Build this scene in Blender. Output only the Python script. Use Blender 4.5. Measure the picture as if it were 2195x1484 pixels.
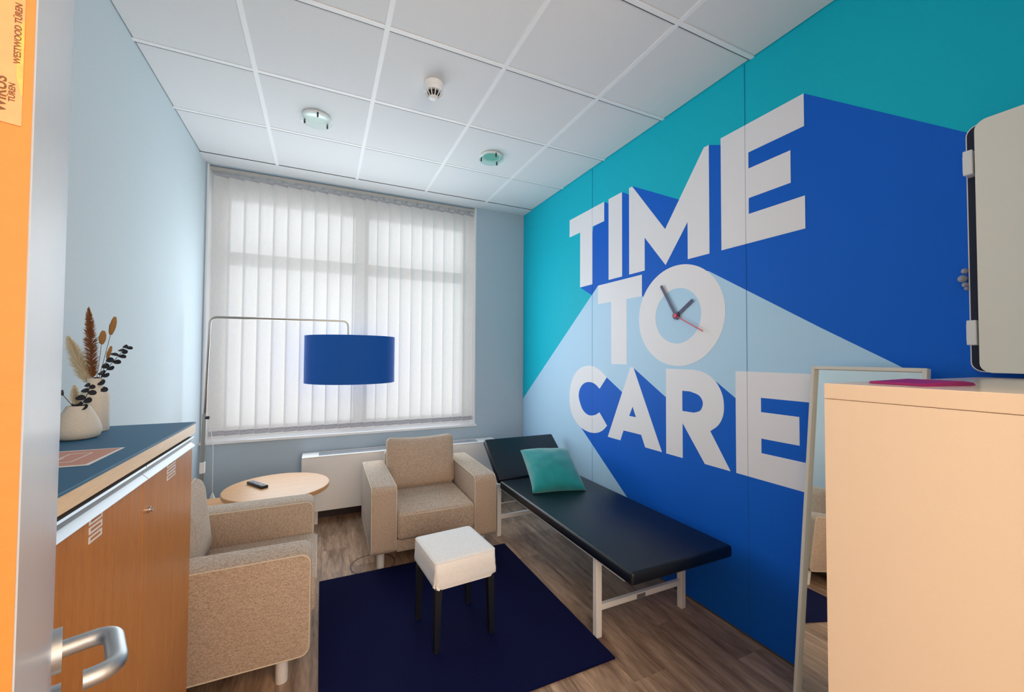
import bpy, bmesh, math, random
from mathutils import Vector, Matrix
random.seed(7)
for o in list(bpy.data.objects): bpy.data.objects.remove(o)
S = bpy.context.scene
C = S.collection
PI = math.pi
# ------------------------------------------------------------------ camera
W, H, D = 2.9345, 3.0463, 4.096          # room: width (x), height (z), depth (y)
YAW, PITCH, ROLL = .4364, .0253, .0053
cd = bpy.data.cameras.new('camera'); cam = bpy.data.objects.new('camera', cd); C.objects.link(cam)
f = Vector((math.sin(YAW)*math.cos(PITCH), math.cos(YAW)*math.cos(PITCH), math.sin(PITCH)))
r = Vector((math.cos(YAW), -math.sin(YAW), 0)); u = r.cross(f)
r2 = math.cos(ROLL)*r + math.sin(ROLL)*u; u2 = -math.sin(ROLL)*r + math.cos(ROLL)*u
M = Matrix((r2, u2, -f)).transposed().to_4x4(); M.translation = (.8866, 0, 1.4589)
cam.matrix_world = M
cd.sensor_width = 36; cd.lens = 36*875.74/2195; cd.clip_start = .01
S.camera = cam
# ------------------------------------------------------------------ world and light
wd = bpy.data.worlds.new('overcast_sky'); S.world = wd; wd.use_nodes = True
bg = wd.node_tree.nodes['Background']; bg.inputs[0].default_value = (.93, .97, 1, 1); bg.inputs[1].default_value = 1.75
def area(name, loc, rot, sx, sy, power, col, portal=False):
    l = bpy.data.lights.new(name, 'AREA'); l.shape = 'RECTANGLE'; l.size = sx; l.size_y = sy
    l.energy = power; l.color = col
    if portal: l.cycles.is_portal = True
    o = bpy.data.objects.new(name, l); C.objects.link(o); o.location = loc; o.rotation_euler = rot
    return o
area('window_portal', (1.2, D+.36, 1.9), (-PI/2, 0, 0), 2.5, 2.5, 1, (1, 1, 1), True)
area('window_daylight', (1.27, D+.012, 1.58), (-PI/2, 0, 0), 1.85, 1.6, 30, (.86, .95, 1))
area('hallway_lamp', (1.35, -.95, 2.85), (0, 0, 0), 1.6, .9, 19, (1, .64, .34))
area('hallway_fill', (1.5, -1.7, 1.7), (PI/2, 0, 0), 2.4, 2.2, 70, (1, .89, .78))  # added fill light in the unseen hallway, brightens the room
S.view_settings.view_transform = 'Standard'; S.view_settings.look = 'None'
S.view_settings.gamma = 1; S.view_settings.use_curve_mapping = False
S.view_settings.exposure = .2
S.cycles.max_bounces = 12; S.cycles.diffuse_bounces = 8; S.cycles.transparent_max_bounces = 12
# ------------------------------------------------------------------ materials
def srgb(*c): return tuple(((x/255)/12.92 if x/255 <= .04045 else ((x/255+.055)/1.055)**2.4) for x in c)
def nodes(name):
    m = bpy.data.materials.new(name); m.use_nodes = True
    nt = m.node_tree; return m, nt, nt.nodes['Principled BSDF']
def mat(name, col, rough=.6, metal=0, var=0, vscale=30, bump=0, bscale=300, stretch=(1, 1, 1), spec=.5, sheen=0, rnd=0):
    m, nt, b = nodes(name); N = nt.nodes.new; Lk = nt.links.new
    b.inputs['Base Color'].default_value = (*col, 1); b.inputs['Roughness'].default_value = rough
    b.inputs['Metallic'].default_value = metal; b.inputs['Specular IOR Level'].default_value = spec
    if sheen: b.inputs['Sheen Weight'].default_value = sheen
    tc = N('ShaderNodeTexCoord'); mp = N('ShaderNodeMapping'); mp.inputs['Scale'].default_value = stretch
    Lk(tc.outputs['Object'], mp.inputs[0])
    if rnd or var:
        no = N('ShaderNodeTexNoise'); no.inputs['Scale'].default_value = vscale; no.inputs['Detail'].default_value = 4
        Lk(mp.outputs[0], no.inputs['Vector'])
        mr = N('ShaderNodeMapRange'); mr.inputs['From Min'].default_value = .3; mr.inputs['From Max'].default_value = .7
        mr.inputs['To Min'].default_value = 1-var; mr.inputs['To Max'].default_value = 1+var
        Lk(no.outputs['Fac'], mr.inputs[0]); out = mr.outputs[0]
        if rnd:
            oi = N('ShaderNodeObjectInfo'); r_ = N('ShaderNodeMapRange')
            r_.inputs['To Min'].default_value = 1-rnd; r_.inputs['To Max'].default_value = 1+rnd
            Lk(oi.outputs['Random'], r_.inputs[0])
            mu = N('ShaderNodeMath'); mu.operation = 'MULTIPLY'; Lk(out, mu.inputs[0]); Lk(r_.outputs[0], mu.inputs[1]); out = mu.outputs[0]
        mx = N('ShaderNodeVectorMath'); mx.operation = 'SCALE'; mx.inputs[0].default_value = col
        Lk(out, mx.inputs['Scale']); Lk(mx.outputs[0], b.inputs['Base Color'])
    if bump:
        n2 = N('ShaderNodeTexNoise'); n2.inputs['Scale'].default_value = bscale; n2.inputs['Detail'].default_value = 3
        Lk(mp.outputs[0], n2.inputs['Vector'])
        bp = N('ShaderNodeBump'); bp.inputs['Strength'].default_value = bump; bp.inputs['Distance'].default_value = .002
        Lk(n2.outputs['Fac'], bp.inputs['Height']); Lk(bp.outputs[0], b.inputs['Normal'])
    return m
def wood(name, c1, c2, stretch, rough=.45, rnd=0, scale=6, bump=.1, coat=0, streak=.5):
    m, nt, b = nodes(name); N = nt.nodes.new; Lk = nt.links.new
    tc = N('ShaderNodeTexCoord'); mp = N('ShaderNodeMapping'); mp.inputs['Scale'].default_value = stretch
    vec = tc.outputs['Object']
    oi = N('ShaderNodeObjectInfo')
    if rnd:
        ad = N('ShaderNodeVectorMath'); ad.operation = 'ADD'
        ml = N('ShaderNodeVectorMath'); ml.operation = 'SCALE'; ml.inputs[0].default_value = (37, 19, 53)
        Lk(oi.outputs['Random'], ml.inputs['Scale']); Lk(vec, ad.inputs[0]); Lk(ml.outputs[0], ad.inputs[1]); vec = ad.outputs[0]
    Lk(vec, mp.inputs[0])
    n1 = N('ShaderNodeTexNoise'); n1.inputs['Scale'].default_value = scale; n1.inputs['Detail'].default_value = 8; n1.inputs['Roughness'].default_value = .65
    n1.inputs['Distortion'].default_value = .6
    Lk(mp.outputs[0], n1.inputs['Vector'])
    n2 = N('ShaderNodeTexNoise'); n2.inputs['Scale'].default_value = scale*7; n2.inputs['Detail'].default_value = 4
    Lk(mp.outputs[0], n2.inputs['Vector'])
    mxf = N('ShaderNodeMix'); mxf.inputs[0].default_value = 1-streak
    Lk(n1.outputs['Fac'], mxf.inputs[2]); Lk(n2.outputs['Fac'], mxf.inputs[3])
    cr = N('ShaderNodeValToRGB'); cr.color_ramp.elements[0].position = .32; cr.color_ramp.elements[1].position = .68
    cr.color_ramp.elements[0].color = (*c1, 1); cr.color_ramp.elements[1].color = (*c2, 1)
    Lk(mxf.outputs[0], cr.inputs[0]); col = cr.outputs[0]
    if rnd:
        mr = N('ShaderNodeMapRange'); mr.inputs['To Min'].default_value = 1-rnd; mr.inputs['To Max'].default_value = 1+rnd
        Lk(oi.outputs['Random'], mr.inputs[0])
        sc = N('ShaderNodeVectorMath'); sc.operation = 'SCALE'; Lk(col, sc.inputs[0]); Lk(mr.outputs[0], sc.inputs['Scale']); col = sc.outputs[0]
    Lk(col, b.inputs['Base Color']); b.inputs['Roughness'].default_value = rough
    b.inputs['Coat Weight'].default_value = coat
    bp = N('ShaderNodeBump'); bp.inputs['Strength'].default_value = bump; bp.inputs['Distance'].default_value = .001
    Lk(n2.outputs['Fac'], bp.inputs['Height']); Lk(bp.outputs[0], b.inputs['Normal'])
    return m
def fabric(name, c1, c2, scale=260, rough=.95, bump=.5, sheen=.15):
    m, nt, b = nodes(name); N = nt.nodes.new; Lk = nt.links.new
    tc = N('ShaderNodeTexCoord'); vals = []
    for st in ((1, 1, .25), (.25, .25, 1)):
        mp = N('ShaderNodeMapping'); mp.inputs['Scale'].default_value = st; Lk(tc.outputs['Object'], mp.inputs[0])
        n = N('ShaderNodeTexNoise'); n.inputs['Scale'].default_value = scale; n.inputs['Detail'].default_value = 3
        Lk(mp.outputs[0], n.inputs['Vector']); vals.append(n.outputs['Fac'])
    a = N('ShaderNodeMath'); a.operation = 'ADD'; Lk(vals[0], a.inputs[0]); Lk(vals[1], a.inputs[1])
    cr = N('ShaderNodeValToRGB'); cr.color_ramp.elements[0].position = .4; cr.color_ramp.elements[1].position = .6
    h = N('ShaderNodeMath'); h.operation = 'MULTIPLY'; h.inputs[1].default_value = .5; Lk(a.outputs[0], h.inputs[0])
    cr.color_ramp.elements[0].color = (*c1, 1); cr.color_ramp.elements[1].color = (*c2, 1)
    Lk(h.outputs[0], cr.inputs[0]); Lk(cr.outputs[0], b.inputs['Base Color'])
    b.inputs['Roughness'].default_value = rough; b.inputs['Sheen Weight'].default_value = sheen; b.inputs['Specular IOR Level'].default_value = .15
    bp = N('ShaderNodeBump'); bp.inputs['Strength'].default_value = bump; bp.inputs['Distance'].default_value = .0015
    Lk(h.outputs[0], bp.inputs['Height']); Lk(bp.outputs[0], b.inputs['Normal'])
    return m
def slat_material():
    m = bpy.data.materials.new('blind_fabric'); m.use_nodes = True; nt = m.node_tree; nt.nodes.clear()
    N = nt.nodes.new; Lk = nt.links.new; out = N('ShaderNodeOutputMaterial')
    tc = N('ShaderNodeTexCoord'); vals = []
    for st in ((1, 1, .12), (.2, .2, 1)):
        mp = N('ShaderNodeMapping'); mp.inputs['Scale'].default_value = st; Lk(tc.outputs['Object'], mp.inputs[0])
        n = N('ShaderNodeTexNoise'); n.inputs['Scale'].default_value = 190; n.inputs['Detail'].default_value = 3
        Lk(mp.outputs[0], n.inputs['Vector']); vals.append(n.outputs['Fac'])
    a = N('ShaderNodeMath'); a.operation = 'MULTIPLY'; Lk(vals[0], a.inputs[0]); Lk(vals[1], a.inputs[1])
    mr = N('ShaderNodeMapRange'); mr.inputs['From Min'].default_value = .15; mr.inputs['From Max'].default_value = .38
    mr.inputs['To Min'].default_value = .17; mr.inputs['To Max'].default_value = .09
    Lk(a.outputs[0], mr.inputs[0])
    tr = N('ShaderNodeBsdfTransparent'); tl = N('ShaderNodeBsdfTranslucent'); tl.inputs[0].default_value = (.80, .79, .78, 1)
    df = N('ShaderNodeBsdfDiffuse'); df.inputs[0].default_value = (.80, .79, .77, 1)
    m1 = N('ShaderNodeMixShader'); m1.inputs[0].default_value = SL_TRANS; Lk(df.outputs[0], m1.inputs[1]); Lk(tl.outputs[0], m1.inputs[2])
    m2 = N('ShaderNodeMixShader'); Lk(mr.outputs[0], m2.inputs[0]); Lk(m1.outputs[0], m2.inputs[1]); Lk(tr.outputs[0], m2.inputs[2])
    Lk(m2.outputs[0], out.inputs[0]); return m
SL_TRANS = .40
def glass(name, tint=(1, 1, 1), t=.9, rough=0):
    m = bpy.data.materials.new(name); m.use_nodes = True; nt = m.node_tree; nt.nodes.clear()
    N = nt.nodes.new; Lk = nt.links.new; out = N('ShaderNodeOutputMaterial')
    tr = N('ShaderNodeBsdfTransparent'); tr.inputs[0].default_value = (*tint, 1); gl = N('ShaderNodeBsdfGlossy'); gl.inputs['Roughness'].default_value = rough
    mx = N('ShaderNodeMixShader'); mx.inputs[0].default_value = 1-t
    Lk(tr.outputs[0], mx.inputs[1]); Lk(gl.outputs[0], mx.inputs[2]); Lk(mx.outputs[0], out.inputs[0]); return m

m_ceiling = mat('ceiling_tile', (.78, .79, .80), .9, var=.025, vscale=220, bump=.25, bscale=350)
m_ceilbar = mat('ceiling_bar', (.90, .91, .92), .5)
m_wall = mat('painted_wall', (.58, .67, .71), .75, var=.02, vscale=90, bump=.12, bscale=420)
m_wallshade = mat('painted_wall_shaded', (.44, .54, .62), .8, var=.02, vscale=90, bump=.15, bscale=420)  # same paint as the left wall, its backlit shade put into the colour
m_hall = mat('hallway_wall', (.80, .72, .62), .8)
m_teal = mat('mural_teal', srgb(0, 190, 214), .6, var=.02, vscale=300, bump=.06, spec=.25)
m_blue = mat('mural_blue', srgb(0, 100, 214), .6, var=.03, vscale=300, bump=.06, spec=.25)
m_light = mat('mural_light_blue', srgb(182, 222, 250), .5, var=.02, vscale=300, bump=.06)
m_white = mat('mural_white', srgb(240, 241, 246), .5, var=.01, vscale=300, bump=.06)
m_seam = mat('mural_seam', srgb(40, 100, 165), .7, spec=.2)
m_floor = wood('floor_vinyl_oak', srgb(92, 64, 48), srgb(210, 178, 150), (6, .8, 3), .42, rnd=.13, scale=2.2, bump=.2, streak=.75)
m_beech = wood('beech_laminate', srgb(196, 140, 90), srgb(218, 168, 118), (1, 14, 14), .4, scale=3, bump=.05)
m_cab = wood('cabinet_wood', srgb(176, 104, 40), srgb(206, 136, 66), (12, 12, .8), .32, scale=4, bump=.06)
m_cabtop = wood('cabinet_edge_wood', srgb(226, 194, 152), srgb(240, 214, 178), (14, 1, 14), .45, scale=4, bump=.06)
m_bluetop = mat('blue_laminate', srgb(16, 92, 130), .55, var=.10, vscale=500, bump=.05)
m_alu = mat('brushed_aluminium', (.50, .52, .54), .45, 1, bump=.05, bscale=200)
m_chrome = mat('satin_steel', (.62, .62, .62), .22, 1)
m_pole = mat('lamp_steel', (.42, .40, .37), .3, 1)
m_gapdark = mat('dark_gap', (.03, .012, .012), .8)
m_fab = fabric('beige_upholstery', srgb(156, 132, 112), srgb(206, 188, 170), 520, bump=.4)
m_pipe = mat('beige_piping', srgb(214, 200, 180), .9)
m_cover = fabric('white_cotton_cover', srgb(232, 230, 228), srgb(243, 242, 241), 400, bump=.12)
m_blackwood = mat('black_stained_wood', (.006, .007, .012), .45)
m_rug = fabric('navy_rug', srgb(4, 9, 46), srgb(8, 15, 64), 700, bump=.6, sheen=0)
m_leather = mat('black_vinyl', srgb(6, 14, 28), .36, var=.08, vscale=60, bump=.25, bscale=500)
m_whitemetal = mat('white_metal', (.80, .78, .76), .35)
m_teal_velvet = mat('teal_velvet', srgb(14, 146, 150), .9, var=.12, vscale=14, bump=.3, bscale=400, sheen=.5)
m_shade = mat('blue_shade', srgb(0, 84, 172), .85, var=.04, vscale=400, bump=.15, bscale=500)
m_shadein = mat('shade_lining', (.85, .84, .80), .8)
m_white_plastic = mat('white_plastic', (.82, .82, .82), .4)
m_rad = mat('convector_white', (.84, .82, .80), .45)
m_radgrille = mat('convector_grille', (.45, .48, .53), .4)
m_dark = mat('dark_plastic', (.012, .012, .014), .4)
m_blackfoam = mat('black_vent', (.01, .01, .01), .8)
m_ceramic = mat('cream_ceramic', srgb(216, 208, 194), .75, var=.04, vscale=200, bump=.3, bscale=260)
m_pampas_w = mat('pale_pampas', srgb(226, 218, 196), .95)
m_pampas_b = mat('brown_pampas', srgb(160, 112, 76), .95)
m_bunny = mat('ochre_grass_head', srgb(160, 118, 66), .95, var=.2, vscale=400)
m_euc = mat('dark_eucalyptus', srgb(28, 26, 36), .6)
m_stem = mat('dry_stem', srgb(120, 116, 100), .8)
m_door = mat('door_laminate', srgb(192, 198, 208), .25, var=.01)
m_orange = mat('orange_door_edge', srgb(196, 108, 22), .55, var=.03, vscale=200, bump=.1)
m_sticker = mat('amber_sticker_foil', srgb(204, 128, 70), .35, var=.05, vscale=300)
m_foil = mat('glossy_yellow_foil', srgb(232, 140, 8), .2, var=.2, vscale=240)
m_ink = mat('brown_print', srgb(96, 56, 16), .7)
m_cream = mat('cream_cabinet', srgb(236, 214, 188), .55, var=.012, vscale=500, bump=.08)
m_creamgloss = mat('cream_cabinet_top', srgb(236, 214, 188), .22, var=.012, vscale=500)
m_creamtop = mat('cabinet_grey_top', (.60, .60, .58), .25)
m_board = mat('board_cream', srgb(242, 238, 226), .4, var=.01, vscale=400)
m_navy = mat('board_dark_back', srgb(10, 22, 50), .6)
m_mirror = mat('mirror_silver', (.86, .90, .88), .015, 1)
m_mirrorframe = mat('white_painted_frame', srgb(222, 218, 208), .45)
m_magenta = mat('magenta_folder', srgb(160, 20, 110), .45)
m_pink = mat('pink_card', srgb(205, 146, 128), .6)
m_paper = mat('white_paper', (.85, .83, .80), .7)
m_red = mat('clock_red', srgb(214, 40, 70), .4)
m_hand = mat('clock_hand', srgb(52, 54, 100), .35)
m_glassgreen = mat('frosted_glass_green', srgb(205, 235, 226), .12, spec=.8)
m_window = mat('window_pvc', (.85, .85, .85), .35)
m_glass = glass('window_glass')
m_slat = slat_material()
m_headrail = mat('headrail_beige', (.50, .48, .45), .5)
m_slatw = mat('slat_weight', (.42, .42, .46), .6)
m_chain = mat('bead_chain', (.8, .8, .8), .5)
m_socket = mat('floor_box_ring', srgb(92, 80, 72), .5)
m_base = mat('dark_skirting', srgb(58, 44, 46), .6)
# ------------------------------------------------------------------ helpers
def link(name, me, m, parent=None, smooth=False):
    o = bpy.data.objects.new(name, me); C.objects.link(o)
    if m is not None and not me.materials: me.materials.append(m)
    if smooth:
        for p in me.polygons: p.use_smooth = True
    if parent is not None: o.parent = parent
    return o
def obj(name, bm, m, parent=None, smooth=False, auto=None):
    bmesh.ops.recalc_face_normals(bm, faces=bm.faces)
    me = bpy.data.meshes.new(name); bm.to_mesh(me); bm.free()
    o = link(name, me, m, parent, smooth)
    if auto is not None:
        for p in me.polygons: p.use_smooth = True
        me.set_sharp_from_angle(angle=math.radians(auto))
    return o
def tag(o, label=None, cat=None, group=None, kind=None):
    if label: o['label'] = label
    if cat: o['category'] = cat
    if group: o['group'] = group
    if kind: o['kind'] = kind
    return o
def struct(o, label=None): o['kind'] = 'structure'; (label and o.__setitem__('label', label)); return o
def thing(name, label, cat, loc=(0, 0, 0), rz=0, group=None):
    o = bpy.data.objects.new(name, None); C.objects.link(o); o.location = loc; o.rotation_euler = (0, 0, rz)
    o.empty_display_size = .05
    return tag(o, label, cat, group)
def box(bm, x0, x1, y0, y1, z0, z1, bevel=0, seg=2, mtx=None):
    vs = [bm.verts.new((x, y, z)) for x in (x0, x1) for y in (y0, y1) for z in (z0, z1)]
    fs = [bm.faces.new([vs[i] for i in q]) for q in ((0, 1, 3, 2), (4, 6, 7, 5), (0, 4, 5, 1), (2, 3, 7, 6), (0, 2, 6, 4), (1, 5, 7, 3))]
    es = list({e for f_ in fs for e in f_.edges})
    if mtx is not None: bmesh.ops.transform(bm, matrix=mtx, verts=vs)
    if bevel: bmesh.ops.bevel(bm, geom=es, offset=bevel, segments=seg, profile=.5, affect='EDGES')
    return bm
def B(*a, **k): return box(bmesh.new(), *a, **k)
def tube(bm, pts, rad, n=12, cap=True):
    pts = [Vector(p) for p in pts]; rings = []
    rads = rad if isinstance(rad, (list, tuple)) else [rad]*len(pts)
    prev = None
    for i, p in enumerate(pts):
        d = (pts[min(i+1, len(pts)-1)]-pts[max(i-1, 0)]).normalized()
        if prev is None:
            a = Vector((0, 0, 1)) if abs(d.z) < .9 else Vector((1, 0, 0)); x = d.cross(a).normalized()
        else: x = (prev - d*prev.dot(d)).normalized()
        prev = x; y = d.cross(x)
        rings.append([bm.verts.new(p + rads[i]*(math.cos(2*PI*k/n)*x + math.sin(2*PI*k/n)*y)) for k in range(n)])
    for a, b in zip(rings, rings[1:]):
        for k in range(n): bm.faces.new((a[k], a[(k+1) % n], b[(k+1) % n], b[k]))
    if cap: bm.faces.new(rings[0][::-1]); bm.faces.new(rings[-1])
    return bm
def lathe(bm, prof, n=32, c=(0, 0, 0), close=True):
    rings = []
    for rr, z in prof:
        rings.append([bm.verts.new((c[0]+rr*math.cos(2*PI*k/n), c[1]+rr*math.sin(2*PI*k/n), c[2]+z)) for k in range(n)])
    for a, b in zip(rings, rings[1:]):
        for k in range(n): bm.faces.new((a[k], a[(k+1) % n], b[(k+1) % n], b[k]))
    if close: bm.faces.new(rings[0][::-1]); bm.faces.new(rings[-1])
    return bm
def arc(p0, p1, p2, rad, n=6):
    """rounded corner at p1"""
    p0, p1, p2 = map(Vector, (p0, p1, p2)); a = (p0-p1).normalized(); b = (p2-p1).normalized()
    s = p1+a*rad; e = p1+b*rad
    return [(1-t)**2*s + 2*t*(1-t)*p1 + t*t*e for t in [i/n for i in range(n+1)]]
def prism(bm, poly, fn, d0, d1, holes=()):
    """poly: 2D points, fn(a,b,d) -> 3D"""
    for d in (d0, d1): pass
    def ring(pl, d): return [bm.verts.new(fn(a, b, d)) for a, b in pl]
    loops = [poly]+list(holes)
    for d in (d0, d1):
        es = []
        for pl in loops:
            vs = ring(pl, d)
            es += [bm.edges.new((vs[i], vs[(i+1) % len(vs)])) for i in range(len(vs))]
        bmesh.ops.triangle_fill(bm, edges=es, use_beauty=True, use_dissolve=False)
    for pl in loops:
        n = len(pl)
        for i in range(n):
            a, b = pl[i], pl[(i+1) % n]
            bm.faces.new([bm.verts.new(fn(*a, d0)), bm.verts.new(fn(*b, d0)), bm.verts.new(fn(*b, d1)), bm.verts.new(fn(*a, d1))])
    bmesh.ops.remove_doubles(bm, verts=bm.verts, dist=1e-6)
    return bm
def cushion(w, h, t, n=20, corner=.5, puff=1.0, seam=True, wr=0, seed=0):
    """pillow in the XZ plane, thickness along y, centred"""
    rnd = random.Random(seed); bm = bmesh.new(); g = {}
    ph = [rnd.uniform(0, 6) for _ in range(6)]
    for s in (-1, 1):
        for i in range(n+1):
            for j in range(n+1):
                a = -1+2*i/n; b = -1+2*j/n
                edge = i in (0, n) or j in (0, n)
                if edge and (i, j, 1) in g: g[(i, j, s)] = g[(i, j, 1)]; continue
                if edge and (i, j, -1) in g: g[(i, j, s)] = g[(i, j, -1)]; continue
                th = max(0, (1-a*a))**.42*max(0, (1-b*b))**.42
                x = a*(1-corner*.12*(1-b*b)); z = b*(1-corner*.12*(1-a*a))
                wv = wr*(math.sin(7*a+3*b+ph[0])+.7*math.sin(11*b-4*a+ph[1]))*th*(1-th*.5)
                if wr: wv += wr*.9*math.sin(26*math.atan2(b, a)+ph[2])*max(0, (max(abs(a), abs(b))-.55))*th
                g[(i, j, s)] = bm.verts.new((x*w/2, s*(t/2*th*puff) + s*wv, z*h/2))
    for s in (-1, 1):
        for i in range(n):
            for j in range(n):
                q = [g[(i, j, s)], g[(i+1, j, s)], g[(i+1, j+1, s)], g[(i, j+1, s)]]
                try: bm.faces.new(q if s < 0 else q[::-1])
                except ValueError: pass
    return bm
def copies_of(src, mats):
    for mt in mats:
        o = src.copy(); C.objects.link(o); o.matrix_world = mt
# ------------------------------------------------------------------ room shell
# floor: base + planks running towards the window
fl = struct(obj('floor', B(-.02, W+.02, -1.75, D+.02, -.06, -.004), m_gapdark), 'wood-look vinyl plank floor in grey brown')
PW, PL = .182, 1.22
pm = bpy.data.meshes.new('plank')
bm = B(-PW/2+.0006, PW/2-.0006, -PL/2+.0006, PL/2-.0006, -.004, 0); bm.to_mesh(pm); bm.free(); pm.materials.append(m_floor)
nx = int(W/PW)+1
offs = [0, .55, .2, .8, .38, 1.02, .12, .66, .93, .3, .75, .05, .5, 1.1, .25, .6, .9]
for i in range(nx):
    x = PW*(i+.5)
    x0, x1 = PW*i+.0006, min(PW*(i+1)-.0006, W)
    y = -1.7-offs[i % 17]
    while y < D:
        a, b = max(y, -1.7), min(y+PL, D)
        if b-a > .02:
            if b-a > PL-.001 and x1-x0 > PW-.002:
                o = link('plank', pm, None, fl); o.location = (x, (a+b)/2, 0)
            else:
                o = obj('plank', B((x0-x1)/2, (x1-x0)/2, (a-b)/2+.0006, (b-a)/2-.0006, -.004, 0), m_floor, fl)
                o.location = ((x0+x1)/2, (a+b)/2, 0)
        y += PL
# floor box cover ring
bm = bmesh.new(); lathe(bm, [(.143, -.002), (.143, .0012), (.151, .0016), (.151, -.002)], 48, (1.237, 3.035, 0), close=False)
tag(obj('floor_socket_ring', bm, m_socket, smooth=False), 'thin round ring of a floor socket cover beside the rug corner', 'floor socket')
# ceiling
ce = struct(obj('ceiling', B(-.02, W+.02, .0, D+.3, H+.02, H+.06), m_ceiling), 'suspended ceiling of square mineral tiles')
G = .625; GX, GY = -.0974, .1435
def cmat():
    return m_ceiling
tm = bpy.data.meshes.new('tile'); bm = B(-G/2+.006, G/2-.006, -G/2+.006, G/2-.006, H+.004, H+.02); bm.to_mesh(tm); bm.free(); tm.materials.append(m_ceiling)
ys = [.0]+[GY+G*j for j in range(0, 7)]
xs = [0]+[GX+G*i for i in range(1, 5)]+[W]
for i in range(len(xs)-1):
    for j in range(len(ys)-1):
        x0, x1, y0, y1 = xs[i], xs[i+1], ys[j], ys[j+1]
        if x1-x0 > G-.01 and y1-y0 > G-.01:
            o = link('tile', tm, None, ce); o.location = ((x0+x1)/2, (y0+y1)/2, 0)
        else:
            o = obj('tile', B((x0-x1)/2+.006, (x1-x0)/2-.006, (y0-y1)/2+.006, (y1-y0)/2-.006, H+.004, H+.02), m_ceiling, ce)
            o.location = ((x0+x1)/2, (y0+y1)/2, 0)
obj('border_strip', B(0, W, ys[-1]+.002, D, H+.001, H+.02), m_ceiling, ce)
for x in xs[1:-1]: obj('grid_bar', B(x-.012, x+.012, .0, ys[-1], H+.0005, H+.012), m_ceilbar, ce)
for y in ys[1:-1]:
    for x0, x1 in zip(xs, xs[1:]):
        obj('grid_bar', B(x0+(.012 if x0 > 0 else 0), x1-(.012 if x1 < W else 0), y-.012, y+.012, H+.001, H+.012), m_ceilbar, ce)
for y in ys[1:-1]: obj('grid_shadow_gap', B(0, W, y+.0125, y+.0165, H+.0008, H+.012), m_socket, ce)
obj('grid_shadow_gap', B(0, W, ys[-1]-.003, ys[-1]+.002, H+.0008, H+.012), m_socket, ce)
# walls
WX0, WX1, WZ0, WZ1 = .010, 2.366, .745, 3.042
bm = bmesh.new(); y0, y1 = D, D+.3
box(bm, -.15, WX0, y0, y1, 0, H+.05); box(bm, WX1, W+.15, y0, y1, 0, H+.05); box(bm, WX0, WX1, y0, y1, 0, WZ0-.02); box(bm, WX0, WX1, y0, y1, WZ1, H+.05)
struct(obj('wall_back', bm, m_wallshade), 'window wall, grey-blue darkened for its backlit shade')
struct(obj('wall_left', B(-.15, 0, -.1, D, 0, H+.05), m_wall), 'pale blue-grey plain wall on the left')
DX0, DX1, DH = .775, 1.95, 2.93  # opening made wide and tall so the added fill reaches the room
bm = bmesh.new()
box(bm, -.15, DX0, -.1, .1, 0, H+.05); box(bm, DX1, W+.15, -.1, .1, 0, H+.05); box(bm, DX0, DX1, -.1, .1, DH, H+.05)
struct(obj('wall_front', bm, m_wall))
# hallway behind the camera
struct(obj('wall_hallway_back', B(-.15, W+.15, -1.85, -1.75, 0, 3.05), m_hall))
struct(obj('wall_hallway_left', B(-.15, -.05, -1.75, -.1, 0, 3.05), m_hall))
struct(obj('wall_hallway_right', B(W+.05, W+.15, -1.75, -.1, 0, 3.05), m_hall))
struct(obj('ceiling_hallway', B(-.15, W+.15, -1.85, -.1, 3.0, 3.1), m_hall))
# right wall with the printed mural
wr = struct(obj('wall_right', B(W, W+.15, -.1, D, 0, H+.05), m_teal), 'teal feature wall with a printed lettering mural')
def mural(name, poly, m, lift, label=None, holes=()):
    # a,b = wall y,z ; print lies on the wall plane
    o = obj(name, prism(bmesh.new(), poly, lambda a, b, d: (W-d, a, b), 0.0, lift, holes), m, wr)
    if label: o['label'] = label
    return o
def cubic(p, n=4):
    """closed Catmull-Rom through points"""
    out = []; k = len(p)
    for i in range(k):
        p0, p1, p2, p3 = [Vector(p[(i+j-1) % k]) for j in range(4)]
        for s in range(n):
            t = s/n; out.append(tuple(.5*((2*p1)+(-p0+p2)*t+(2*p0-5*p1+4*p2-p3)*t*t+(-p0+3*p1-3*p2+p3)*t**3)))
    return out
def smooth_open(p, n=4):
    out = []; k = len(p)
    for i in range(k-1):
        p0, p1, p2, p3 = Vector(p[max(i-1, 0)]), Vector(p[i]), Vector(p[i+1]), Vector(p[min(i+2, k-1)])
        for s in range(n):
            t = s/n; out.append(tuple(.5*((2*p1)+(-p0+p2)*t+(2*p0-5*p1+4*p2-p3)*t*t+(-p0+3*p1-3*p2+p3)*t**3)))
    out.append(tuple(p[-1])); return out
mural('mural_shadow', [(2.981, 2.064), (2.89, 2.3), (2.75, 2.63), (2.647, 2.708), (2.59, 2.676), (2.5, 2.66), (2.43, 2.709), (2.353, 2.662), (2.335, 2.66), (2.317, 2.711), (1.888, 2.463), (1.83, 2.42), (1.70, 2.68), (1.665, 2.709), (1.586, 2.672), (1.5, 2.65), (1.3, 2.65), (1.143, 2.710), (.608, 2.253), (.11, 1.83), (.11, .9), (1.2, 1.4), (2.2, 1.5), (2.74, 1.9), (2.824, 1.982)], m_blue, .0006, 'dark blue printed shadow of the top word')
mural('mural_shadow', [(2.727, 2.041), (4.09, .989), (4.09, .002), (.11, .002), (.11, .99), (.822, 1.438), (1.082, 1.595), (1.674, 1.966), (1.85, 1.98), (2.15, 1.85), (2.219, 1.889), (2.4, 1.99)], m_light, .0010, 'pale blue printed shadow of the middle word')
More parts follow.
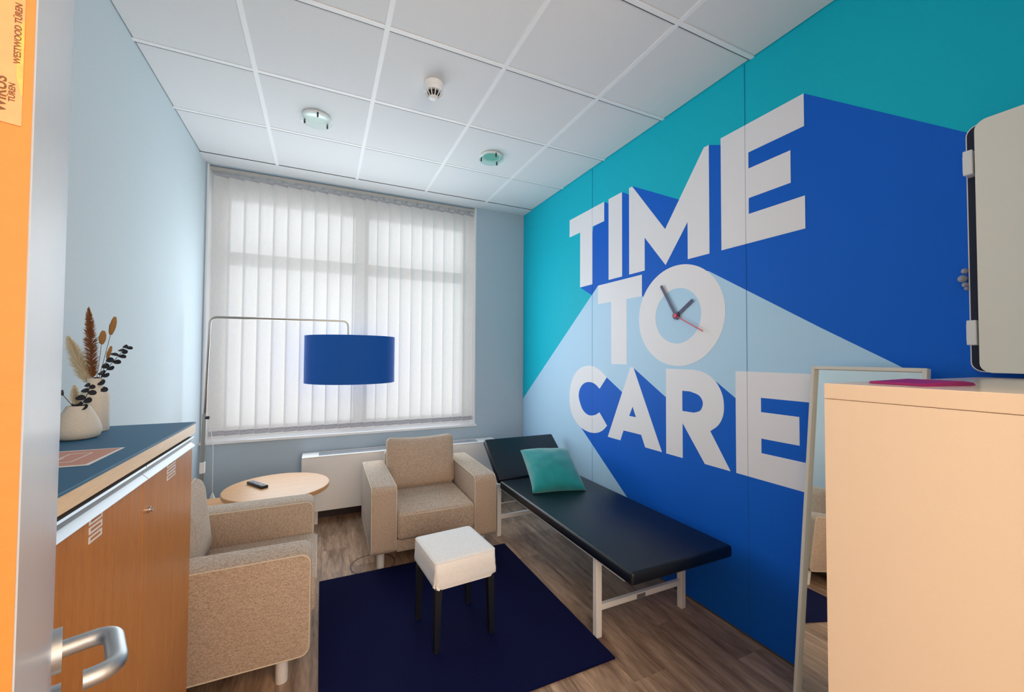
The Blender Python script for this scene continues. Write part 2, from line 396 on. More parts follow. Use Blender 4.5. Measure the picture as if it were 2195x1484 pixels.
mural('mural_shadow', [(2.996, .867), (3.11, 1.1), (2.853, 1.32), (2.66, 1.29), (2.613, 1.296), (2.43, 1.194), (2.325, 1.31), (2.310, 1.381), (2.005, 1.198), (1.9, 1.32), (1.66, 1.31), (1.63, 1.323), (1.506, 1.238), (1.4, 1.3), (1.131, 1.386), (.6, 1.10), (.11, .80), (.11, .002), (2.09, .002), (2.355, .414)], m_blue, .0014, 'dark blue printed shadow of the bottom word')
LT = .0019
zt, zb = 2.709, 2.066
mural('letter', [(3.15, zt), (2.645, zt), (2.645, 2.552), (2.802, 2.552), (2.802, zb), (2.981, zb), (2.981, 2.552), (3.15, 2.552)], m_white, LT, 'white printed letter T of the top word')
mural('letter', [(2.589, zt), (2.430, zt), (2.430, zb), (2.589, zb)], m_white, LT, 'white printed letter I of the top word')
mural('letter', [(2.351, zt), (2.317, zt), (2.003, 2.305), (1.698, zt), (1.664, zt), (1.664, zb), (1.820, zb), (1.820, 2.299), (2.0, zb), (2.192, 2.299), (2.192, zb), (2.351, zb)], m_white, LT, 'white printed letter M of the top word')
mural('letter', [(1.585, zt), (1.142, zt), (1.142, 2.553), (1.42, 2.553), (1.42, 2.466), (1.205, 2.466), (1.205, 2.307), (1.42, 2.307), (1.42, 2.222), (1.142, 2.222), (1.142, zb), (1.585, zb)], m_white, LT, 'white printed letter E of the top word')
mural('letter', [(2.726, 2.042), (2.220, 2.042), (2.220, 1.889), (2.380, 1.889), (2.380, 1.403), (2.558, 1.403), (2.558, 1.889), (2.726, 1.889)], m_white, LT, 'white printed letter T of the middle word')
def ell(cy, cz, ry, rz, n=72): return [(cy+ry*math.cos(2*PI*i/n), cz+rz*math.sin(2*PI*i/n)) for i in range(n)]
mural('letter', ell(1.907, 1.724, .343, .321), m_white, LT, 'white printed letter O with the clock in it', [ell(1.907, 1.722, .183, .176)])
mural('letter', smooth_open([(2.613, 1.296), (2.707, 1.355), (2.841, 1.384), (2.985, 1.355), (3.095, 1.268), (3.147, 1.124), (3.132, .995), (3.073, .908), (2.972, .849), (2.858, .827), (2.751, .836), (2.670, .868), (2.609, .917)])+smooth_open([(2.707, 1.010), (2.773, .978), (2.864, .969), (2.947, 1.009), (2.999, 1.104), (2.985, 1.175), (2.930, 1.226), (2.853, 1.246), (2.773, 1.237), (2.705, 1.200)]), m_white, LT, 'white printed letter C')
mural('letter', [(2.341, 1.384), (2.309, 1.384), (2.038, .832), (2.192, .832), (2.231, .912), (2.416, .912), (2.452, .832), (2.601, .832)], m_white, LT, 'white printed letter A', [[(2.318, 1.100), (2.355, 1.028), (2.283, 1.028)]])
mural('letter', [(2.001, 1.384)]+smooth_open([(1.80, 1.384), (1.74, 1.378), (1.680, 1.358), (1.625, 1.316), (1.589, 1.256), (1.577, 1.193), (1.584, 1.129), (1.615, 1.073), (1.667, 1.032)])+[(1.539, .834), (1.705, .834), (1.867, 1.049), (1.867, .832), (2.001, .832)], m_white, LT, 'white printed letter R', [[(1.868, 1.250)]+smooth_open([(1.81, 1.250), (1.748, 1.234), (1.72, 1.204), (1.718, 1.173), (1.738, 1.140), (1.782, 1.124)])+[(1.868, 1.124)]])
mural('letter', [(1.505, 1.385), (1.062, 1.385), (1.062, 1.253), (1.364, 1.253), (1.364, 1.180), (1.179, 1.180), (1.179, 1.045), (1.364, 1.045), (1.364, .971), (1.062, .971), (1.062, .834), (1.505, .834)], m_white, LT, 'white printed letter E of the bottom word')
for y in (2.803, 1.438): mural('wallpaper_seam', [(y-.0007, .002), (y+.0007, .002), (y+.0007, H-.003), (y-.0007, H-.003)], m_seam, .0022)
# baseboards
struct(obj('baseboard_back', B(0, W, D-.012, D, 0, .06), m_base))
struct(obj('baseboard_right', B(W-.006, W, .1, D-.012, 0, .008), m_socket))
struct(obj('baseboard_left', B(0, .012, 2.0, D-.012, 0, .06), m_base))
# ------------------------------------------------------------------ window
wi = struct(thing('window_1', 'double window behind the vertical blind', None)); del_ = wi.pop('category', None) if 'category' in wi.keys() else None
FY0, FY1 = D+.16, D+.23
obj('window_frame', B(WX0, WX0+.125, FY0, FY1, WZ0, WZ1), m_window, wi)
obj('window_frame', B(WX1-.10, WX1, FY0, FY1, WZ0, WZ1), m_window, wi)
obj('window_frame', B(WX0+.125, WX1-.10, FY0, FY1, WZ0, WZ0+.09), m_window, wi)
obj('window_frame', B(WX0+.125, WX1-.10, FY0, FY1, WZ1-.22, WZ1), m_window, wi)
XM = 1.235
obj('mullion', B(XM-.06, XM+.06, FY0-.01, FY1, WZ0+.09, WZ1-.22), m_window, wi)
for a, b in ((WX0+.125, XM-.06), (XM+.06, WX1-.10)):
    obj('transom', B(a, b, FY0, FY1, 2.25, 2.36), m_window, wi)
    for z0, z1 in ((WZ0+.09, 2.25), (2.36, WZ1-.22)):
        p = obj('pane', B(a, b, FY0+.03, FY0+.036, z0, z1), m_glass, wi)
struct(obj('trim_1', B(WX0-.012, WX1+.012, D-.025, D+.2, WZ0-.02, WZ0), m_window), 'white window sill board')
struct(obj('trim_2', B(WX0, WX0+.012, D-.004, D+.16, WZ0, WZ1), m_window), 'white window reveal at the left')
struct(obj('trim_3', B(WX1-.012, WX1, D-.004, D+.16, WZ0, WZ1), m_window), 'white window reveal at the right')
# ------------------------------------------------------------------ vertical blind
bl = thing('vertical_blind', 'wide white vertical blind of fabric slats covering the window', 'blind', (0, D+.045, 0))
obj('headrail', B(WX0+.005, WX1-.005, -.022, .022, 3.010, 3.038, bevel=.003), m_headrail, bl)
NS = 21; x0 = .108; pitch = (2.366-.028-.15)/(NS-1)
sm = bpy.data.meshes.new('slat'); bm = bmesh.new()
n = 6
for k in range(n):
    a0, a1 = -.0635+.127*k/n, -.0635+.127*(k+1)/n
    c = lambda a: .004*(1-(a/.0635)**2)
    bm.faces.new([bm.verts.new((a0, c(a0), .79)), bm.verts.new((a1, c(a1), .79)), bm.verts.new((a1, c(a1), 2.972)), bm.verts.new((a0, c(a0), 2.972))])
bmesh.ops.remove_doubles(bm, verts=bm.verts, dist=1e-6); bm.to_mesh(sm); bm.free(); sm.materials.append(m_slat)
for p in sm.polygons: p.use_smooth = True
wm = bpy.data.meshes.new('slat_weight'); bm = B(-.060, .060, -.0035, .0015, .782, .822, bevel=.001, seg=1); bm.to_mesh(wm); bm.free(); wm.materials.append(m_slatw)
hm = bpy.data.meshes.new('slat_hanger'); bm = B(-.061, .061, -.003, .003, 2.966, 2.984, bevel=.001, seg=1); box(bm, -.006, .006, -.004, .004, 2.98, 3.012); bm.to_mesh(hm); bm.free(); hm.materials.append(m_slatw)
for i in range(NS):
    s = link('slat', sm, None, bl); s.location = (x0+pitch*i, 0, 0); s.rotation_euler = (0, 0, math.radians(17))
    link('slat_weight', wm, None, s); link('slat_hanger', hm, None, s)
bm = bmesh.new()
for i in range(NS-1):
    xa = x0+pitch*i+.01; xb = xa+pitch
    tube(bm, [(xa+(xb-xa)*t, -.018, .812-.016*4*t*(1-t)) for t in [k/6 for k in range(7)]], .0009, 4)
tag(obj('bead_chain', bm, m_chain, bl), kind='stuff')
# ------------------------------------------------------------------ radiator
ra = thing('convector_radiator', 'low white convector radiator with top grille under the window', 'radiator', (1.6, 3.98, .1))
def loc(par, o): return o
RX0, RX1, RY0, RY1, RZ0, RZ1 = .75-1.6, 2.55-1.6, -.108, .098, .03, .495
bm = bmesh.new(); box(bm, RX0, RX1, RY0, RY0+.012, RZ0, RZ1-.012, bevel=.003); box(bm, RX0, RX0+.015, RY0+.012, RY1, RZ0, RZ1-.012); box(bm, RX1-.015, RX1, RY0+.012, RY1, RZ0, RZ1-.012)
box(bm, RX0+.015, RX1-.015, RY0+.012, RY1, RZ0, RZ0+.01)
obj('casing', bm, m_rad, ra)
bm = bmesh.new(); box(bm, RX0, RX0+.13, RY0, RY1, RZ1-.012, RZ1, bevel=.002, seg=1); box(bm, RX1-.2, RX1, RY0, RY1, RZ1-.012, RZ1, bevel=.002, seg=1)
box(bm, RX0+.13, RX1-.2, RY0, RY0+.035, RZ1-.012, RZ1); box(bm, RX0+.13, RX1-.2, RY1-.035, RY1, RZ1-.012, RZ1)
obj('top_panel', bm, m_whitemetal, ra)
obj('grille_tray', B(RX0+.13, RX1-.2, RY0+.035, RY1-.035, RZ1-.04, RZ1-.03), m_radgrille, ra)
gm = bpy.data.meshes.new('grille_slat'); bm = B(RX0+.13, RX1-.2, -.003, .003, RZ1-.03, RZ1-.003); bm.to_mesh(gm); bm.free(); gm.materials.append(m_radgrille)
for k in range(9):
    o = link('grille_slat', gm, None, ra); o.location = (0, RY0+.045+k*.0145, 0)
for x in (RX0+.1, RX1-.1): obj('foot', B(x-.03, x+.03, -.04, .06, -.1, RZ0), m_whitemetal, ra)
# ------------------------------------------------------------------ ceiling fittings
def downlight(x, y, label, tint):
    t = thing('ceiling_downlight', label, 'ceiling light', (x, y, H), 0, 'round glass ceiling downlights')
    bm = bmesh.new(); lathe(bm, [(.088, 0.0), (.088, -.008), (.075, -.012), (.06, -.006)], 40)
    obj('base_ring', bm, m_white_plastic, t, smooth=True)
    bm = bmesh.new(); lathe(bm, [(.06, -.004), (.06, -.0075)], 32); obj('reflector', bm, tint, t)
    bm = bmesh.new(); lathe(bm, [(.094, -.028), (.098, -.031), (.094, -.034)], 44); obj('glass_disc', bm, m_lglass, t, smooth=False)
    for k in range(3):
        a = math.radians(-85+120*k); bm = bmesh.new(); tube(bm, [(.08*math.cos(a), .08*math.sin(a), -.008), (.08*math.cos(a), .08*math.sin(a), -.040)], .0055, 10)
        obj('stud', bm, m_dark, t, smooth=False)
    return t
m_lglass = glass('lamp_glass', (.90, 1, .97), .86, .05)
m_lglass = glass('lamp_glass_clear', (.95, 1, .985), .86, .05)
downlight(.834, 2.985, 'round glass disc ceiling light nearer the left wall', mat('lamp_reflector', (.85, .90, .88), .3))
m_lglass = glass('lamp_glass_green', (.86, 1, .96), .86, .05)
downlight(2.085, 2.975, 'round green-tinted glass disc ceiling light nearer the mural wall', mat('lamp_reflector_green', (.35, .62, .58), .3))
t = thing('smoke_detector', 'white round smoke detector on the ceiling between the lights', 'smoke detector', (1.457, 2.325, H))
bm = bmesh.new(); lathe(bm, [(.052, .002), (.052, -.026), (.050, -.028), (.050, -.042), (.046, -.048)], 40); obj('body', bm, m_white_plastic, t, auto=40)
bm = bmesh.new(); lathe(bm, [(.034, -.046), (.024, -.075)], 24); obj('sensor_core', bm, m_blackfoam, t)
for k in range(12):
    a = 2*PI*k/12; bm = bmesh.new(); tube(bm, [(.044*math.cos(a), .044*math.sin(a), -.046), (.040*math.cos(a), .040*math.sin(a), -.058), (.026*math.cos(a), .026*math.sin(a), -.076)], .0028, 6)
    obj('cage_rib', bm, m_white_plastic, t)
bm = bmesh.new(); lathe(bm, [(.026, -.074), (.026, -.079), (.018, -.083), (.004, -.084)], 28); obj('cap', bm, m_white_plastic, t, smooth=True)
t.scale = (1.1, 1.1, 1.05)
# ------------------------------------------------------------------ armchairs
AW, AD = .885, .78
def armchair(label, loc, rz):
    t = thing('armchair', label, 'armchair', loc, rz, 'beige upholstered armchairs')
    aw = .165
    def rprof(x_front, x_back, z0, z1, rf=.045):
        p = []
        for cx, cz, a0 in ((x_front+rf, z1-rf, 90), (x_front+rf, z0+rf, 180)):
            for k in range(7):
                a = math.radians(a0+15*k); p.append((cx+rf*math.cos(a), cz+rf*math.sin(a)))
        rb = .02
        for cx, cz, a0 in ((x_back-rb, z0+rb, 270), (x_back-rb, z1-rb, 0)):
            for k in range(4):
                a = math.radians(a0+30*k); p.append((cx+rb*math.cos(a), cz+rb*math.sin(a)))
        return p
    for s in (-1, 1):
        xa, xb = (-AW/2, -AW/2+aw) if s < 0 else (AW/2-aw, AW/2)
        pr = rprof(0, AD, .125, .578)
        bm = bmesh.new(); m_ = len(pr); rings = []
        def inset(pl, d):
            c_ = Vector((AD/2, .35)); out = []
            k = len(pl)
            for i in range(k):
                a, b_, c2 = Vector(pl[i-1]), Vector(pl[i]), Vector(pl[(i+1) % k])
                t_ = (c2-a).normalized(); nrm = Vector((-t_.y, t_.x)); 
                if nrm.dot(b_-c_) > 0: nrm = -nrm
                out.append(tuple(b_+nrm*d))
            return out
        for xx, d in ((xa, .012), (xa+.004, .004), (xa+.012, 0), (xb-.012, 0), (xb-.004, .004), (xb, .012)):
            rings.append([bm.verts.new((xx, a, b_)) for a, b_ in inset(pr, d)])
        for ra_, rb_ in zip(rings, rings[1:]):
            for i in range(m_): bm.faces.new((ra_[i], ra_[(i+1) % m_], rb_[(i+1) % m_], rb_[i]))
        bm.faces.new(rings[0]); bm.faces.new(rings[-1][::-1])
        arm = obj('arm', bm, m_fab, t, auto=50)
        bm = bmesh.new()
        for xx in (xa+.002, xb-.002):
            q = inset(pr, .006); tube(bm, [(xx, a, b_) for a, b_ in q+[q[0]]], .0032, 6, cap=False)
        obj('piping', bm, m_pipe, arm, smooth=True)
    ia, ib = -AW/2+aw+.001, AW/2-aw-.001
    obj('front_rail', B(ia, ib, .012, .10, .128, .215, bevel=.008), m_fab, t, auto=40)
    obj('seat_base', B(ia, ib, .10, AD-.02, .128, .215), m_fab, t)
    # seat cushion with soft edges
    bm = B(ia+.002, ib-.002, -.02, .60, .212, .395, bevel=.028, seg=4)
    obj('seat_cushion', bm, m_fab, t, auto=60)
    bm = bmesh.new(); z_ = .378; pts = [(ia+.012, -.017, z_), (ib-.012, -.017, z_)]; tube(bm, pts, .003, 6); obj('piping', bm, m_pipe, t, smooth=True)
    # backrest shell
    mt = Matrix.Translation((0, .61, .21)) @ Matrix.Rotation(math.radians(-7), 4, 'X')
    obj('backrest', B(ia, ib, 0, .12, 0, .46, bevel=.03, seg=4, mtx=None).__class__ and box(bmesh.new(), ia-.0, ib+.0, 0, .12, 0, .46, bevel=.03, seg=4), m_fab, t, auto=60).matrix_local = mt
    # loose back cushion
    w_, h_, th_ = .545, .40, .15
    def rr_(w2, h2, rad):
        p = []
        for cx, cz, a0 in ((w2-rad, h2-rad, 0), (-w2+rad, h2-rad, 90), (-w2+rad, -h2+rad, 180), (w2-rad, -h2+rad, 270)):
            for k in range(7): a = math.radians(a0+15*k); p.append((cx+rad*math.cos(a), cz+rad*math.sin(a)))
            # straight runs get extra points so that they can sag
            q0 = p[-1]; nx_ = {0: (-w2+rad, h2), 90: (-w2, -h2+rad), 180: (w2-rad, -h2), 270: (w2, h2-rad)}[a0]
            for k in range(1, 9): p.append((q0[0]+(nx_[0]-q0[0])*k/9, q0[1]+(nx_[1]-q0[1])*k/9))
        return p
    outl = rr_(w_/2, h_/2, .04); bm = bmesh.new(); rings = []
    prof = [(.0, th_*.5+.022), (.3, th_*.5+.020), (.6, th_*.5+.010), (.82, th_*.5-.004), (.93, th_*.5-.018), (.985, th_*.5-.034), (1.0, th_*.5-.048)]
    for s, pr in ((-1, prof[1:]), (1, prof[1:][::-1])):
        for f_, y_ in pr:
            rings.append([bm.verts.new((x*f_, s*y_, z*f_-(.014*(1-(x/(w_/2))**2)*f_ if z > 0 else 0)*(z/(h_/2)))) for x, z in outl])
    for p, q in zip(rings, rings[1:]):
        for k in range(len(p)): bm.faces.new((p[k], p[(k+1) % len(p)], q[(k+1) % len(q)], q[k]))
    for rg, s in ((rings[0], -1), (rings[-1], 1)):
        c_ = bm.verts.new((0, s*prof[0][1], 0))
        for k in range(len(rg)): bm.faces.new((c_, rg[k], rg[(k+1) % len(rg)]))
    seam = [v.co.copy() for v in rings[5]]
    bc = obj('back_cushion', bm, m_fab, t, smooth=True)
    bc.matrix_local = Matrix.Translation((0, .585, .592)) @ Matrix.Rotation(math.radians(-7), 4, 'X')
    bm = bmesh.new(); tube(bm, seam+[seam[0]], .0035, 6, cap=False); obj('piping', bm, m_pipe, bc, smooth=True)
    for fx in (-AW/2+.075, AW/2-.075):
        for fy in (.115, AD-.07):
            bm = bmesh.new(); lathe(bm, [(.024, 0), (.026, .004), (.026, .115), (.03, .127)], 20, (fx, fy, 0)); obj('foot', bm, m_whitemetal, t, auto=40)
    return t
armchair('beige armchair in front of the radiator, facing the room', (1.6435, 2.845, 0), math.radians(-.6))
armchair('beige armchair at the left, side-on behind the wooden cabinet', (.862, 2.4925, 0), PI/2)
# ------------------------------------------------------------------ rug
tag(obj('rug', B(.897, 2.195, 1.605, 2.925, .001, .011, bevel=.003), m_rug), 'navy blue rectangular rug on the floor under the stool', 'rug')
# ------------------------------------------------------------------ stool
st = thing('stool', 'small square stool with white fabric cover and black legs on the rug', 'stool', (1.553, 2.155, .011), math.radians(5))
bm = bmesh.new(); n = 9
def stoolring(z, hw, hd, rad, jit=0, seed=0):
    rr = random.Random(seed); pts = []
    for cx, cy, a0 in ((hw-rad, hd-rad, 0), (-hw+rad, hd-rad, 90), (-hw+rad, -hd+rad, 180), (hw-rad, -hd+rad, 270)):
        for k in range(7):
            a = math.radians(a0+15*k); j_ = rr.uniform(-jit, jit); pts.append((cx+(rad+j_)*math.cos(a), cy+(rad+j_)*math.sin(a), z+rr.uniform(-jit, jit)*.6))
    return pts
hw, hd = .166, .172
spec = [(.438, .10, .10, .03, 0), (.441, .15, .156, .02, 0), (.437, hw-.004, hd-.004, .02, 0), (.428, hw, hd, .02, 0), (.40, hw+.001, hd+.001, .02, .0008), (.37, hw+.003, hd+.002, .022, .002), (.34, hw+.004, hd+.003, .024, .0035), (.318, hw+.002, hd+.002, .026, .005), (.306, hw-.004, hd-.004, .028, .005), (.309, hw-.012, hd-.012, .03, .002)]
rings = []
for i, sp in enumerate(spec):
    # more puckering near the front left corner
    ps = stoolring(*sp, seed=i//1); q = []
    for (x, y, z) in ps:
        k = max(0, -(x/hw))**3*max(0, -(y/hd))**3 if z < .41 else 0
        q.append((x-.006*k*math.sin(z*220), y+.008*k*math.sin(z*260+1), z))
    rings.append([bm.verts.new(p) for p in q])
for a, b in zip(rings, rings[1:]):
    for k in range(len(a)): bm.faces.new((a[k], a[(k+1) % len(a)], b[(k+1) % len(b)], b[k]))
bm.faces.new(rings[0][::-1])
obj('seat_cover', bm, m_cover, st, auto=50)
bm = bmesh.new(); rp = stoolring(.4345, hw-.001, hd-.001, .02); tube(bm, rp+[rp[0]], .0022, 6, cap=False); obj('piping', bm, m_cover, st, smooth=True)
obj('seat_frame', B(-.145, .145, -.15, .15, .32, .42), m_blackwood, st)
for sx in (-1, 1):
    for sy in (-1, 1):
        bm = bmesh.new(); x, y = sx*.142, sy*.142
        tp = [(x-.018*a, y-.018*b) for a, b in ((-1, -1), (1, -1), (1, 1), (-1, 1))]
        x2, y2 = sx*.150, sy*.148; bt = [(x2-.0125*a, y2-.0125*b) for a, b in ((-1, -1), (1, -1), (1, 1), (-1, 1))]
        v1 = [bm.verts.new((*p, .33)) for p in tp]; v0 = [bm.verts.new((*p, .003)) for p in bt]
        for k in range(4): bm.faces.new((v0[k], v0[(k+1) % 4], v1[(k+1) % 4], v1[k]))
        bm.faces.new(v0[::-1]); bm.faces.new(v1)
        lg = obj('leg', bm, m_blackwood, st)
        bm = bmesh.new(); lathe(bm, [(.009, 0), (.009, .004)], 12, (x2, y2, 0)); obj('glide', bm, m_white_plastic, lg)
# ------------------------------------------------------------------ treatment couch
bd = thing('treatment_couch', 'long black padded treatment couch on white steel frame along the mural wall', 'couch', (2.50, 2.2, 0))
BX0, BX1 = -.335, .335
def pad(y0, y1, t=.062): return box(bmesh.new(), BX0, BX1, y0, y1, 0, t, bevel=.016, seg=4)
pd = obj('mattress_pad', pad(1.455-2.2, 2.955-2.2), m_leather, bd, auto=60); pd.location = (0, 0, .423)
hp = obj('headrest_pad', box(bmesh.new(), BX0, BX1, 0, .42, -.055, 0, bevel=.014, seg=4), m_leather, bd, auto=60)
hp.matrix_local = Matrix.Translation((0, 2.965-2.2, .488)) @ Matrix.Rotation(math.radians(38), 4, 'X')
lx0, lx1 = 2.215-2.5, 2.815-2.5
for y in (1.775-2.2, 3.09-2.2):
    for x in (lx0, lx1): obj('leg', B(x-.0175, x+.0175, y-.0175, y+.0175, 0, .423 if y < 0 else .42, bevel=.003, seg=1), m_whitemetal, bd)
    cb = obj('crossbar', B(lx0+.0175, lx1-.0175, y-.0125, y+.0125, .135, .165, bevel=.002, seg=1), m_whitemetal, bd)
    if y < 0:
        s_ = obj('maker_sticker', B(-.03, .03, y-.0135, y-.0125, .138, .160), mat('grey_sticker', (.16, .15, .16), .5), cb); s_['label'] = 'small grey sticker'
for x in (lx0, lx1): obj('side_rail', B(x-.0125, x+.0125, 1.55-2.2, 3.07-2.2, .396, .4225), m_whitemetal, bd)
bm = bmesh.new(); tube(bm, [(lx0, 3.11-2.2, .25), (lx1, 3.11-2.2, .25)], .004, 8); obj('brace_rod', bm, m_whitemetal, bd)
for x in (-.24, .24):
    obj('headrest_strut', B(x-.012, x+.012, 3.16-2.2, 3.185-2.2, .20, .585), m_dark, bd)
# pillow
pl = cushion(.41, .42, .21, n=36, corner=.75, wr=.0032, seed=3)
po = obj('cushion', pl, m_teal_velvet, smooth=True)
po.matrix_world = Matrix.Translation((2.485, 2.70, .602)) @ Matrix.Rotation(math.radians(-8), 4, 'Z') @ Matrix.Rotation(math.radians(-58), 4, 'X') @ Matrix.Rotation(math.radians(3), 4, 'Y')
tag(po, 'teal velvet square cushion leaning on the head of the black couch', 'cushion')
# ------------------------------------------------------------------ tables
tb = thing('round_table', 'round beech-topped side table with a remote control on it', 'table', (.628, 3.268, 0))
bm = bmesh.new(); lathe(bm, [(.322, .525), (.325, .528), (.325, .552), (.322, .555)], 64); obj('tabletop', bm, m_beech, tb, auto=40)
bm = bmesh.new(); lathe(bm, [(.025, .012), (.025, .525)], 20); obj('column', bm, m_chrome, tb, auto=40)
bm = bmesh.new(); lathe(bm, [(.18, 0), (.18, .008), (.03, .014)], 40); obj('base_plate', bm, m_chrome, tb, auto=40)
lt = thing('low_table', 'lower wooden side table half hidden under the round table', 'table', (.25, 3.27, 0))
obj('tabletop', B(-.18, .17, -.24, .24, .425, .45, bevel=.002, seg=1), m_beech, lt)
for x in (-.165, .135):
    for y in (-.22, .22): obj('leg', B(x-.015, x+.015, y-.015, y+.015, 0, .425), m_beech, lt)
rc = thing('remote_control', 'black remote control lying on the round table', 'remote control', (.5, 3.32, .555), math.radians(-57))
obj('body', B(-.10, .10, -.024, .024, 0.0, .019, bevel=.006, seg=3), m_dark, rc, auto=50)
bmk = mat('remote_buttons', (.42, .42, .45), .5)
for i in range(8):
    for j in range(3):
        if (i, j) in ((2, 0), (5, 2)): continue
        o = obj('button', B(-.078+i*.020, -.066+i*.020, -.017+j*.0125, -.009+j*.0125, .0185, .0212), bmk, rc)
# ------------------------------------------------------------------ floor lamp
LY = 3.65
la = thing('floor_lamp', 'arched steel floor lamp with a blue drum shade before the blind', 'lamp', (.10, LY, 0))
obj('base_plate', B(-.07, .09, -.15, .15, 0, .02, bevel=.004), m_pole, la)
bm = bmesh.new(); box(bm, -.012, .012, -.012, .012, .02, 1.03, bevel=.002, seg=1)
lp = obj('pole', bm, m_pole, la)
lp.matrix_local = Matrix.Rotation(math.radians(1.3), 4, 'Y')
obj('pole_joint', box(bmesh.new(), .003, .033, -.016, .016, .60, .68, bevel=.003), m_whitemetal, la)
top = 1.737; xt = .043
pts = [Vector((.022, 0, .98))]+arc((.022, 0, .98), (xt, 0, top), (.6, 0, top), .05)+arc((.4, 0, top+.004), (.985, 0, top+.006), (.987, 0, 1.6), .05)+[Vector((.987, 0, 1.58))]
bm = bmesh.new(); tube(bm, pts, .0085, 12); obj('lamp_arm', bm, m_pole, la, smooth=True)
bm = bmesh.new(); tube(bm, [(.03, -.006, 1.0), (.055, -.006, 1.0)], .011, 12); obj('knob', bm, m_dark, la)
bm = bmesh.new(); tube(bm, arc((.05, -.02, .98), (.085, -.03, .85), (.085, -.02, .4), .11)+[Vector((.085, -.02, .45))], .002, 6); obj('pull_cord', bm, m_whitemetal, la)
bm = bmesh.new(); lathe(bm, [(.02, 0), (.004, .045)], 14, (.085, -.02, .41)); obj('cord_tassel', bm, m_whitemetal, la)
SR = .349; sx = 1.01
bm = bmesh.new(); lathe(bm, [(SR, 1.238), (SR, 1.615), (SR-.003, 1.615), (SR-.003, 1.238)], 72, (sx, 0, 0), close=False)
bmesh.ops.remove_doubles(bm, verts=bm.verts, dist=1e-5)
sh = obj('lamp_shade', bm, m_shade, la, auto=30)
bm = bmesh.new(); lathe(bm, [(SR-.004, 1.60), (SR-.004, 1.604)], 72, (sx, 0, 0)); obj('top_diffuser', bm, m_shadein, sh)
bm = bmesh.new(); tube(bm, [(.987, 0, 1.60), (.987, 0, 1.50)], .02, 14); obj('bulb_holder', bm, m_white_plastic, la)
# ------------------------------------------------------------------ left cabinet
CX = .446; CY0, CY1 = .985, 1.948
cb = thing('wooden_cabinet', 'wooden office cabinet with blue top and aluminium door grips along the left wall', 'cabinet', (0, 0, 0))
obj('body', B(.002, CX-.02, CY0, CY1, .04, 1.158), m_cab, cb)
obj('plinth', B(.01, CX-.05, CY0+.01, CY1-.01, 0, .04), m_dark, cb)
obj('top_board', B(.002, CX+.004, CY0-.003, CY1+.003, 1.158, 1.193), m_cabtop, cb)
obj('blue_top', B(.002, CX+.006, CY0-.004, CY1+.004, 1.193, 1.20, bevel=.001, seg=1), m_bluetop, cb)['label'] = 'blue laminate top'
obj('shadow_gap', B(CX-.02, CX-.012, CY0+.004, CY1-.004, 1.142, 1.158), m_gapdark, cb)
YS = 1.4655
for a, b in ((CY0+.002, YS-.0015), (YS+.0015, CY1-.012)):
    d = obj('door', B(CX-.02, CX, a, b, .045, 1.108, bevel=.001, seg=1), m_cab, cb)
    # curved aluminium grip profile
    prof = [(CX-.018, 1.108), (CX+.004, 1.108), (CX+.010, 1.112), (CX+.005, 1.118), (CX-.004, 1.126), (CX-.002, 1.138), (CX+.006, 1.144), (CX+.004, 1.149), (CX-.010, 1.147), (CX-.018, 1.138)]
    obj('grip_rail', prism(bmesh.new(), prof, lambda p, q, e: (p, e, q), a, b if b < 1.6 else b-.004), m_alu, d, auto=30)
    vy = 1.170 if a < 1.2 else 1.653
    vw = .057 if a < 1.2 else .082
    for k in range(3):
        z0 = 1.056+k*.0195; y0, y1 = vy, vy+vw; bm = bmesh.new()
        prism(bm, [(y0, z0), (y1, z0), (y1, z0+.0145), (y0, z0+.0145)], lambda p, q, e: (CX+e, p, q), .0002, .0012, [[(y0+.006, z0+.004), (y1-.004, z0+.004), (y1-.004, z0+.0105), (y0+.006, z0+.0105)]])
        obj('label_slot', bm, m_white_plastic, d)
    if b > 1.6:
        bm = bmesh.new(); tube(bm, [(CX, 1.501, 1.017), (CX+.006, 1.501, 1.017)], .009, 18); tube(bm, [(CX+.006, 1.501, 1.017), (CX+.012, 1.501, 1.017)], .006, 14)
        obj('lock', bm, m_chrome, d, auto=40)
ZT = 1.2
# card on the cabinet
cr = thing('card', 'pink card with white border lying on the blue cabinet top', 'card', (.31, 1.36, ZT), 0)
def quad(pts, z0, z1, m, name, par): return obj(name, prism(bmesh.new(), pts, lambda a, b, e: (a, b, e), z0, z1), m, par)
P4 = [(.397, 1.486), (.400, 1.283), (.255, 1.285), (.255, 1.488)]
P4 = [(a-.31, b-1.36) for a, b in P4]
quad(P4, .0003, .0012, m_paper, 'card_sheet', cr)
def ins(P, d): 
    xs_ = [p[0] for p in P]; ys_ = [p[1] for p in P]; return [(max(xs_)-d, max(ys_)-d), (max(xs_)-d, min(ys_)+d), (min(xs_)+d, min(ys_)+d), (min(xs_)+d, max(ys_)-d)]
quad(ins(P4, .009), .0012, .0015, m_pink, 'pink_print', cr)
I1 = ins(P4, .050); I2 = ins(P4, .0525)
obj('white_outline', prism(bmesh.new(), I1, lambda a, b, e: (a, b, e), .0015, .0018, [I2]), m_paper, cr)
for k in range(3): quad([(x_, y_) for x_, y_ in ((.0+k*.006-.01, .03), (.0+k*.006-.01, -.02), (-.0075+k*.006, -.02), (-.0075+k*.006, .03))], .0015, .0018, m_paper, 'print_line', cr)
